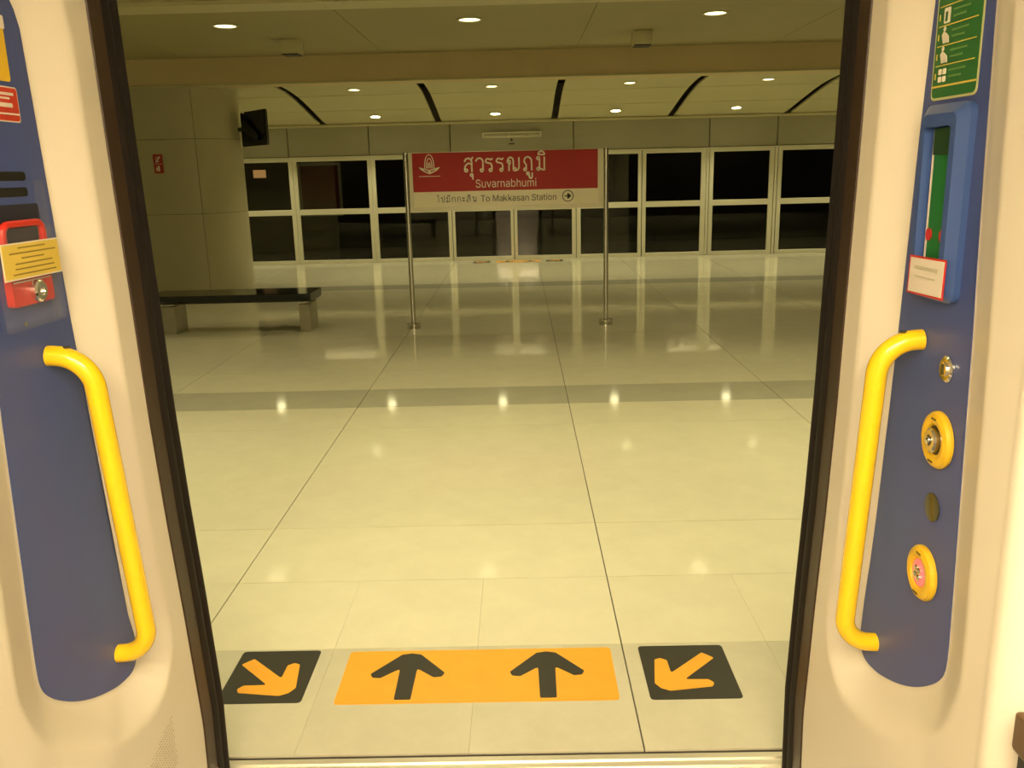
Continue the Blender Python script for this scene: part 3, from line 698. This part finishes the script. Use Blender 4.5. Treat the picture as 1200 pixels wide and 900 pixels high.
def door_pillar(s, name, top):
    out = blue_outline(top)
    zs = np.concatenate([np.linspace(0.0, 0.38, 14), np.linspace(0.39, 2.02, 150), np.linspace(2.03, ZT, 6)])
    ncol = 76; P = []
    for z in zs:
        y0, y1 = yb(z)-0.13, YN+0.07
        for t in np.linspace(0, 1, ncol): P.append((y0+(y1-y0)*t, z))
    d = sdf(out, P); V = []
    yy = np.array([p[0] for p in P])
    zz_ = np.array([p[1] for p in P])
    RW = np.interp(yy, [1.32, 1.45], [0.125, 0.080])*np.interp(zz_, [0.62, 0.76], [0, 1]) + 0.080*np.interp(zz_, [0.62, 0.76], [1, 0])
    q = np.clip((d-0.006)/RW, 0, 1); sm = q*q*(3-2*q)*0.06 + q*0.94
    k = 0
    extra = [(0.07*(1-math.cos(a)), YN+0.07-0.07*math.sin(a)) for a in np.linspace(0.2, PI/2, 8)] + [(0.4, YN), (1.2, YN), (3.0, YN)]
    rows = []
    for z in zs:
        row = []
        for j in range(ncol):
            y = P[k][0]; b0 = float(np.interp(y, [1.12, 1.30, 1.45], [0.004, 0.010, 0.0])); o = b0 + (depth(y)-b0)*(1-sm[k])
            # the front edge is rolled slightly away from the passage
            row.append((sx(s, o), y, z)); k += 1
        row += [(sx(s, o), y, z) for o, y in extra]
        rows.append(row)
    m = len(rows[0]); verts = [p for r in rows for p in r]; faces = []
    for i in range(len(rows)-1):
        for j in range(m-1):
            f = (i*m+j, i*m+j+1, (i+1)*m+j+1, (i+1)*m+j)
            faces.append(f if s < 0 else f[::-1])
    me = bpy.data.meshes.new(name); me.from_pydata(verts, [], faces); me.update(); me.materials.append(CREAM)
    me.polygons.foreach_set('use_smooth', [True]*len(me.polygons))
    wl = struct(link(name, me))
    bm = B(); prism(bm, out, lambda y, z: (sx(s, depth(y)+0.012), y, z), lambda y, z: (sx(s, depth(y)-0.0015), y, z)); obj('blue_panel', bm, BLUE, wl)
    # brown edge profile and the black double-lipped rubber seal along the doorway
    def rail(prof, m_, n):
        zz = np.linspace(0.0, 2.05, 42); bm = B(); L = []
        for z in zz: L.append([bm.verts.new((sx(s, o), yb(z)+dy, z)) for o, dy in prof])
        for a, b in zip(L, L[1:]):
            for i in range(len(prof)): bm.faces.new((a[i], a[(i+1) % len(prof)], b[(i+1) % len(prof)], b[i]))
        bm.faces.new(L[0]); bm.faces.new(L[-1][::-1]); return obj(n, bm, m_, wl, 35)
    rail([(0.09, -0.130), (0.002, -0.130), (-0.003, -0.127), (-0.003, -0.072), (0.09, -0.072)], BROWN, 'edge_profile')
    rail([(0.09, -0.072)] + [(-0.004-0.006*math.sin(a), -0.072+0.036*(a/PI)) for a in np.linspace(0, PI, 9)] + [(0.006, -0.034)] + [(-0.002-0.009*math.sin(a), -0.032+0.032*(a/PI)) for a in np.linspace(0, PI, 9)] + [(0.09, 0.0)], RUBBER, 'door_seal')
    return wl
wl = door_pillar(-1, 'wall_left', 1.865)
wr = door_pillar(1, 'wall_right', 1.935)
# perforated patch low on the pillar towards the bench
bm = B()
for i in range(14):
    z = 0.385 - 0.0088*i
    for j in range(22):
        y = 1.705 - 0.0080*j - (0.004 if i % 2 else 0)
        if y > 1.705 - 0.172*max(0, 1-(abs(z-0.392)/0.012 if z > 0.38 else 0)) * min(1.0, (0.400-z)/0.05) and y > 1.53 + (0.0 if z < 0.34 else (z-0.34)*3.6):
            cyl(bm, (sx(-1, -0.0006), y, z), 0.0016, 0.0008, 'x', 6)
o = obj('perforation', bm, mat('perforation_shade', (0.46, 0.38, 0.28), 0.6, var=0.1), wl); o['kind'] = 'stuff'

# ---- sill, floor and shell of the train
bm = B(); prism(bm, [(1.86,-0.05),(1.86,-0.006),(1.985,-0.006),(1.990,-0.002),(1.998,-0.002),(2.002,-0.006),(2.012,-0.006),(2.016,-0.001),(2.026,-0.001),(2.030,-0.006),(2.042,-0.006),(2.046,-0.001),(2.066,-0.001),(2.070,-0.005),(2.070,-0.05)],
                lambda y, z: (sx(-1, 0.09), y, z), lambda y, z: (sx(1, 0.09), y, z)); struct(obj('floor_sill', bm, SILL))
bm = B(); box(bm, -3.3, 3.2, -0.95, 1.86, -0.05, -0.004); struct(obj('floor_train', bm, TFLOOR))
bm = B(); box(bm, -3.3, 3.2, -0.95, 2.0, ZT, ZT+0.06); struct(obj('ceiling_train', bm, CREAM2))
bm = B(); box(bm, -3.3, 3.2, -1.0, -0.95, -0.05, ZT); struct(obj('wall_rear', bm, CREAM2))
for i, x in enumerate((-3.35, 3.2)):
    bm = B(); box(bm, x, x+0.05, -1.0, 2.0, -0.05, ZT); struct(obj('wall_carriage_end', bm, CREAM2))
bm = B(); box(bm, sx(-1, 0.1), sx(1, 0.1), 1.72, 1.84, 2.02, ZT); struct(obj('trim_3', bm, CREAM2))
for s in (-1, 1):                 # outer skin of the carriage beside the doorway
    zz = np.linspace(-0.3, 2.4, 30); bm = B(); L = []
    for z in zz: L.append([bm.verts.new((sx(s, o), yb(z)+dy, z)) for o, dy in ((0.085, -0.02), (3.0, -0.02), (3.0, -0.06), (0.085, -0.06))])
    for a, b in zip(L, L[1:]):
        for i in range(4): bm.faces.new((a[i], a[(i+1) % 4], b[(i+1) % 4], b[i]))
    bm.faces.new(L[0]); bm.faces.new(L[-1][::-1]); struct(obj('wall_outer_skin', bm, CREAM2))
bm = B(); box(bm, sx(-1, 3), sx(1, 3), 1.78, 1.83, 2.03, 2.45); struct(obj('trim_4', bm, CREAM2))
for y, where in ((-0.60, 'on the far side from the doorway'), (0.05, 'on the doorway side')):
    t = thing('ceiling_light', 'strip light on the carriage ceiling ' + where, 'light', (0, y, ZT))
    bm = B(); box(bm, -0.85, 0.75, y-0.18, y+0.18, ZT-0.025, ZT, 0.005); obj('housing', bm, CREAM2, t)
    bm = B(); box(bm, -0.80, 0.70, y-0.16, y+0.16, ZT-0.034, ZT-0.025); obj('diffuser', bm, LAMPT, t)
    settle(t)

# ---- grab handles
def grab_handle(s, label):
    t = thing('grab_handle', label, 'handle', (sx(s, 0.0), 1.55, 0.6), 'yellow door grab handles')
    yt, yl = (1.528, 1.600) if s > 0 else (1.520, 1.598)
    zt_, zl = (1.238, 0.606) if s > 0 else (1.245, 0.612)
    P = [(sx(s, 0.046), yt-0.004, zt_+0.004), (sx(s, -0.026), yt, zt_), (sx(s, -0.026), yl, zl), (sx(s, 0.045), yl+0.006, zl-0.008)]
    bm = B(); tube(bm, cat_fillet(P, 0.064, 10), 0.0185, 20); obj('bar', bm, YELLOW, t, 50)
    bm = B(); cyl(bm, (sx(s, 0.012), yt-0.002, zt_+0.0165), 0.006, 0.0035, 'z', 14); obj('screw', bm, LENS, t)
    return settle(t)
grab_handle(-1, 'yellow tubular grab handle under the red emergency handle box')
grab_handle(1, 'yellow tubular grab handle beside the two round door buttons')

# ---- fittings on the pillar with the door buttons
S = 1
def pt(s, d, y, z): return (sx(s, depth(y)-0.0015-d), y, z)       # d = height above the blue panel
def lay(s, d): return lambda y, z: pt(s, d, y, z)
def plane(s, o): return lambda y, z: (sx(s, o), y, z)
# notice in green
t = thing('safety_notice', 'green instruction sticker with pale pictograms above the blue box', 'sticker', pt(1, 0, 1.49, 1.65))
gy0, gy1 = 1.422, 1.568
def slab(s, n, y0, y1, z0, z1, d0, d1, m_, par, r=0.0):
    bm = B(); prism(bm, rrect(y0, y1, z0, z1, r, 3) if r else [(y0,z0),(y1,z0),(y1,z1),(y0,z1)], lay(s, d0), lay(s, d1)); return obj(n, bm, m_, par)
slab(1, 'border', gy0, gy1, 1.648, 1.925, 0.0, 0.0010, mat('pale_green_border', (0.60, 0.60, 0.28), 0.45, var=0.05), t, 0.012)
slab(1, 'sheet', gy0+0.004, gy1-0.004, 1.652, 1.921, 0.001, 0.0016, GREEN, t, 0.010)
slab(1, 'rule', gy0+0.004, gy1-0.004, 1.6685, 1.6715, 0.0016, 0.0021, YSTICK2, t)
RZ = [1.672, 1.703, 1.734, 1.765, 1.796]
for i, z in enumerate(RZ):
    if i: slab(1, 'rule', gy0+0.014, gy1-0.010, z-0.0008, z+0.0008, 0.0016, 0.0021, YSTICK2, t)
    if i < 4:
        yq = gy1-0.034; zq = z+0.0155
        if i == 0:
            for dy in (-0.007, 0.007):
                for dz in (-0.007, 0.005): slab(1, 'pictogram', yq+dy-0.0055, yq+dy+0.0055, zq+dz-0.004, zq+dz+0.005, 0.0016, 0.0021, INKW, t, 0.002)
        elif i == 3:
            slab(1, 'pictogram', yq-0.011, yq+0.009, zq-0.012, zq+0.012, 0.0016, 0.0021, INKW, t, 0.003)
            slab(1, 'pictogram', yq-0.003, yq+0.004, zq-0.009, zq+0.006, 0.0021, 0.0025, GREEN, t)
        else:
            bm = B(); prism(bm, [(yq+0.006,zq-0.012),(yq+0.012,zq+0.002),(yq+0.006,zq+0.007),(yq-0.002,zq+0.004),(yq-0.011,zq-0.002),(yq-0.013,zq-0.012),(yq-0.008,zq-0.012),(yq-0.004,zq-0.002),(yq+0.001,zq-0.012)], lay(1, 0.0016), lay(1, 0.0021)); obj('pictogram', bm, INKW, t)
            bm = B(); cyl(bm, pt(1, 0.0021, yq+0.004, zq+0.0105), 0.0042, 0.0006, 'x', 12); obj('pictogram', bm, INKW, t)
        slab(1, 'row_mark', gy1-0.013, gy1-0.010, zq-0.006, zq+0.004, 0.0016, 0.0021, YSTICK2, t)
        for k, (dz, ln) in enumerate(((0.006, 0.052), (-0.004, 0.040))[:2]):
            slab(1, 'print_line', yq-0.020-ln, yq-0.020, zq+dz-0.0016, zq+dz+0.0016, 0.0016, 0.0020, mat('faint_green_print', (0.13, 0.29, 0.07), 0.45, var=0.1), t)
settle(t)
# blue emergency box with its window
t = thing('emergency_box', 'raised blue emergency box with a slot window showing a green plate', 'box', pt(1, 0, 1.45, 1.34))
oy0, oy1, oz0, oz1 = 1.414, 1.560, 1.320, 1.640
wy0, wy1, wz0, wz1 = 1.446, 1.531, 1.352, 1.604
outer = rrect(oy0, oy1, oz0, oz1, 0.022, 5); mid = rrect(oy0+0.016, oy1-0.016, oz0+0.016, oz1-0.016, 0.018, 5); inn = rrect(wy0, wy1, wz0, wz1, 0.010, 5)
bm = B(); L = [[bm.verts.new(lay(1, d)(*p)) for p in q] for q, d in ((outer, 0.0), (outer, 0.011), (mid, 0.024), (inn, 0.024), (inn, 0.004))]
for a, b in zip(L, L[1:]):
    for i in range(len(outer)): bm.faces.new((a[i], a[(i+1) % len(outer)], b[(i+1) % len(outer)], b[i]))
obj('bezel', bm, BLUE2, t, 25)
slab(1, 'recess_back', wy0-0.004, wy1+0.004, wz0-0.004, wz1+0.004, 0.002, 0.004, BLUE, t)
slab(1, 'green_plate', wy0+0.002, wy1-0.018, wz0+0.002, wz1-0.002, 0.004, 0.013, GREENP, t)
slab(1, 'pale_strip', wy1-0.017, wy1-0.011, wz0+0.002, wz1-0.002, 0.004, 0.013, PALE, t)
slab(1, 'dark_flap', wy0+0.002, wy1-0.018, wz1-0.045, wz1-0.002, 0.013, 0.016, GREEND, t)
for yq in (wy1-0.024, wy0+0.016):
    bm = B(); cyl(bm, pt(1, 0.0145, yq, 1.428), 0.0105, 0.0015, 'x', 18); obj('red_dot', bm, REDP, t)
settle(t)
t = thing('warning_label', 'white label with a red border hanging from the blue emergency box', 'label', pt(1, 0.04, 1.435, 1.33))
lf = lambda d: lay(1, 0.025 + d)
bm = B(); prism(bm, [(1.418,1.327),(1.543,1.325),(1.541,1.391),(1.416,1.393)], lf(0.0), lf(0.001)); obj('border', bm, REDP, t)
bm = B(); prism(bm, [(1.423,1.3305),(1.538,1.3285),(1.536,1.3875),(1.421,1.3895)], lf(0.001), lf(0.0016)); obj('sheet', bm, PALE, t)
for z, a, b in ((1.374, 1.44, 1.520), (1.3705, 1.44, 1.520), (1.357, 1.448, 1.514)):
    bm = B(); prism(bm, [(a,z-0.0012),(b,z-0.0012),(b,z+0.0012),(a,z+0.0012)], lf(0.0016), lf(0.0020)); obj('print_line', bm, SIGNF, t)
settle(t)
# key lock, two buttons and a sensor
t = thing('key_lock', 'small bright key lock above the round door buttons', 'lock', pt(1, 0, 1.427, 1.21))
bm = B(); lathe(bm, pt(1, 0, 1.427, 1.21), [(0.0225, 0), (0.0225, 0.004), (0.019, 0.007), (0.012, 0.007), (0.012, 0.010), (0.002, 0.010)], 'x', 28, -1); obj('escutcheon', bm, CHROME, t, 30)
bm = B(); box(bm, pt(1, 0.012, 0, 1.2)[0]-0.045*0.0, pt(1, 0.006, 1.427, 1.21)[0], 1.4245, 1.4295, 1.200, 1.220) if False else box(bm, pt(1, 0.0115, 1.427, 1.21)[0], pt(1, 0.0095, 1.427, 1.21)[0], 1.4245, 1.4295, 1.201, 1.219); obj('keyhole', bm, LENS, t)
settle(t)
def push_button(y, z, lit, label):
    c = pt(1, 0, y, z)
    t = thing('door_button', label, 'button', c)
    bm = B(); lathe(bm, c, [(0.0500, 0), (0.0500, 0.005), (0.046, 0.0105), (0.038, 0.0135), (0.029, 0.012), (0.026, 0.007), (0.002, 0.007)], 'x', 44, -1); obj('surround', bm, YELLOWB, t, 30)
    if lit:
        c2 = pt(1, 0.007, y, z)
        bm = B(); lathe(bm, c2, [(0.0245, 0), (0.0245, 0.003), (0.014, 0.004), (0.002, 0.004)], 'x', 32, -1); obj('lit_ring', bm, PINK, t, 30)
        for dy, dz in ((-0.006, 0.006), (0.006, -0.004), (-0.005, -0.007), (0.004, 0.008)):
            bm = B(); lathe(bm, pt(1, 0.011, y+dy, z+dz), [(0.0068, 0), (0.0068, 0.003), (0.002, 0.005)], 'x', 14, -1); obj('stud', bm, CHROME, t, 30)
    else:
        bm = B(); lathe(bm, pt(1, 0.0072, y, z), [(0.0255, 0), (0.0255, 0.0008), (0.002, 0.0008)], 'x', 32, -1); obj('gap_ring', bm, BLACK, t)
        bm = B(); lathe(bm, pt(1, 0.008, y, z), [(0.0215, 0), (0.0215, 0.008), (0.018, 0.011), (0.010, 0.011), (0.009, 0.008), (0.002, 0.008)], 'x', 36, -1); obj('push_cap', bm, STEEL, t, 30)
        bm = B(); lathe(bm, pt(1, 0.016, y+0.001, z), [(0.007, 0), (0.007, 0.006), (0.003, 0.008)], 'x', 16, -1); obj('stud', bm, CHROME, t, 30)
    for dz in (0.0375, -0.0375):
        bm = B(); box(bm, pt(1, 0.0142, y, z)[0], pt(1, 0.0128, y, z)[0], y-0.008, y+0.008, z+dz-0.0015, z+dz+0.0015); obj('marking', bm, LENS, t)
    return settle(t)
push_button(1.433, 1.084, False, 'round yellow door button with a plain steel centre')
push_button(1.442, 0.832, True, 'round yellow door button with a glowing pink-red centre')
bm = B(); lathe(bm, pt(1, 0, 1.435, 0.960), [(0.0255, 0), (0.0255, 0.002), (0.020, 0.003), (0.002, 0.003)], 'x', 32, -1)
tag(obj('sensor_window', bm, LENS, None, 30), 'flat dark olive round sensor between the two door buttons', 'sensor')

# ---- fittings on the pillar towards the bench
t = thing('warning_sticker', 'tall yellow sticker with a white head at the top of the blue panel', 'sticker', pt(-1, 0, 1.47, 1.71))
slab(-1, 'sheet', 1.412, 1.529, 1.714, 1.808, 0.0, 0.001, YSTICK, t, 0.006)
slab(-1, 'white_head', 1.412, 1.516, 1.806, 1.845, 0.0, 0.001, PALE, t, 0.012)
slab(-1, 'corner_peel', 1.517, 1.530, 1.797, 1.818, 0.001, 0.003, PALE, t, 0.003)
for z, a in ((1.785, 1.505), (1.770, 1.515), (1.756, 1.500), (1.740, 1.497), (1.727, 1.507)):
    slab(-1, 'print_line', 1.425, a, z-0.0022, z+0.0022, 0.001, 0.0014, MATS['yellow_plastic'], t)
settle(t)
t = thing('notice_sticker', 'red sticker with two pale lines of print under the yellow sticker', 'sticker', pt(-1, 0, 1.47, 1.65))
slab(-1, 'border', 1.430, 1.541, 1.649, 1.706, 0.0, 0.001, PALE, t, 0.006)
slab(-1, 'sheet', 1.432, 1.539, 1.651, 1.704, 0.001, 0.0015, RSTICK, t, 0.005)
for z, a, hh in ((1.694, 1.528, 0.0022), (1.687, 1.516, 0.0016), (1.676, 1.522, 0.0034), (1.662, 1.539, 0.0014)):
    slab(-1, 'print_line', 1.436, a, z-hh, z+hh, 0.0015, 0.0019, PALE, t)
settle(t)
# emergency handle under a clear cover
t = thing('emergency_handle_box', 'emergency release box with vent slots and a clear cover over a red handle', 'box', pt(-1, 0, 1.47, 1.31))
slab(-1, 'back_plate', 1.392, 1.566, 1.312, 1.572, 0.0, 0.003, BLUE, t, 0.010)
for z in (1.561, 1.535): slab(-1, 'vent_slot', 1.428, 1.524, z-0.0075, z+0.0075, 0.003, 0.0042, BLACK, t, 0.007)
slab(-1, 'handle_recess', 1.418, 1.548, 1.400, 1.515, 0.003, 0.0045, BLACKB, t, 0.006)
P = [pt(-1, 0.012, 1.417, 1.40), pt(-1, 0.016, 1.414, 1.484), pt(-1, 0.016, 1.529, 1.484), pt(-1, 0.012, 1.534, 1.40)]
bm = B(); tube(bm, cat_fillet(P, 0.016, 5), 0.0062, 12); obj('pull_handle', bm, REDP, t, 50)
slab(-1, 'red_base', 1.419, 1.538, 1.349, 1.412, 0.003, 0.016, REDP, t, 0.006)
slab(-1, 'red_base_line', 1.423, 1.534, 1.388, 1.3905, 0.016, 0.0165, PALE, t)
bm = B(); lathe(bm, pt(-1, 0.016, 1.484, 1.370), [(0.019, 0), (0.019, 0.008), (0.016, 0.011), (0.009, 0.011), (0.009, 0.007), (0.002, 0.007)], 'x', 28, -1*-1); lk = obj('lock', bm, CHROME, t, 30)
slab(-1, 'cover_edge', 1.545, 1.566, 1.312, 1.556, 0.003, 0.010, CLEAR, t, 0.006)
bm = B(); prism(bm, rrect(1.372, 1.552, 1.312, 1.478, 0.008, 4), lay(-1, 0.0242), lay(-1, 0.0252)); obj('clear_cover', bm, CLEAR, t)
bm = B(); cyl(bm, pt(-1, 0.027, 1.421, 1.322), 0.004, 0.0012, 'x', 12); obj('screw', bm, STEEL, t)
settle(t)
t = thing('instruction_label', 'yellow label of small print stuck across the red emergency handle', 'label', pt(-1, 0.03, 1.49, 1.42))
slab(-1, 'border', 1.384, 1.553, 1.395, 1.455, 0.0265, 0.0272, PALE, t)
slab(-1, 'sheet', 1.387, 1.550, 1.3975, 1.4525, 0.0272, 0.0276, YSTICK2, t)
for i, (a, b) in enumerate(((1.430, 1.510), (1.405, 1.540), (1.437, 1.503), (1.418, 1.527), (1.416, 1.531), (1.408, 1.535))):
    z = 1.4465-0.0085*i
    slab(-1, 'print_line', a, b, z-0.0012, z+0.0012, 0.0276, 0.0279, FADED, t)
settle(t)

# ---- end of the seat beside the pillar
t = thing('carriage_seat', 'dark seat end with a brown armrest cap, against the pillar with the door buttons', 'seat', (1.2, 0.8, 0))
bm = B(); box(bm, 0.672, 0.712, 0.56, 1.052, 0.10, 0.757, 0.004); obj('side_panel', bm, BLACK, t)
bm = B(); box(bm, 0.664, 0.722, 0.55, 1.057, 0.757, 0.816, 0.006, 2); obj('armrest', bm, SEATB, t)
bm = B(); box(bm, 0.715, 1.75, 0.58, 1.04, 0.36, 0.46, 0.03, 3); obj('cushion', bm, SEATF, t, 30)
bm = B(); box(bm, 0.715, 1.75, 0.96, 1.06, 0.46, 0.95, 0.03, 3); obj('backrest', bm, SEATF, t, 30)
for x in (0.9, 1.6):
    bm = B(); box(bm, x-0.03, x+0.03, 0.75, 0.95, -0.004, 0.36, 0.004); obj('leg', bm, STEEL, t)
settle(t)
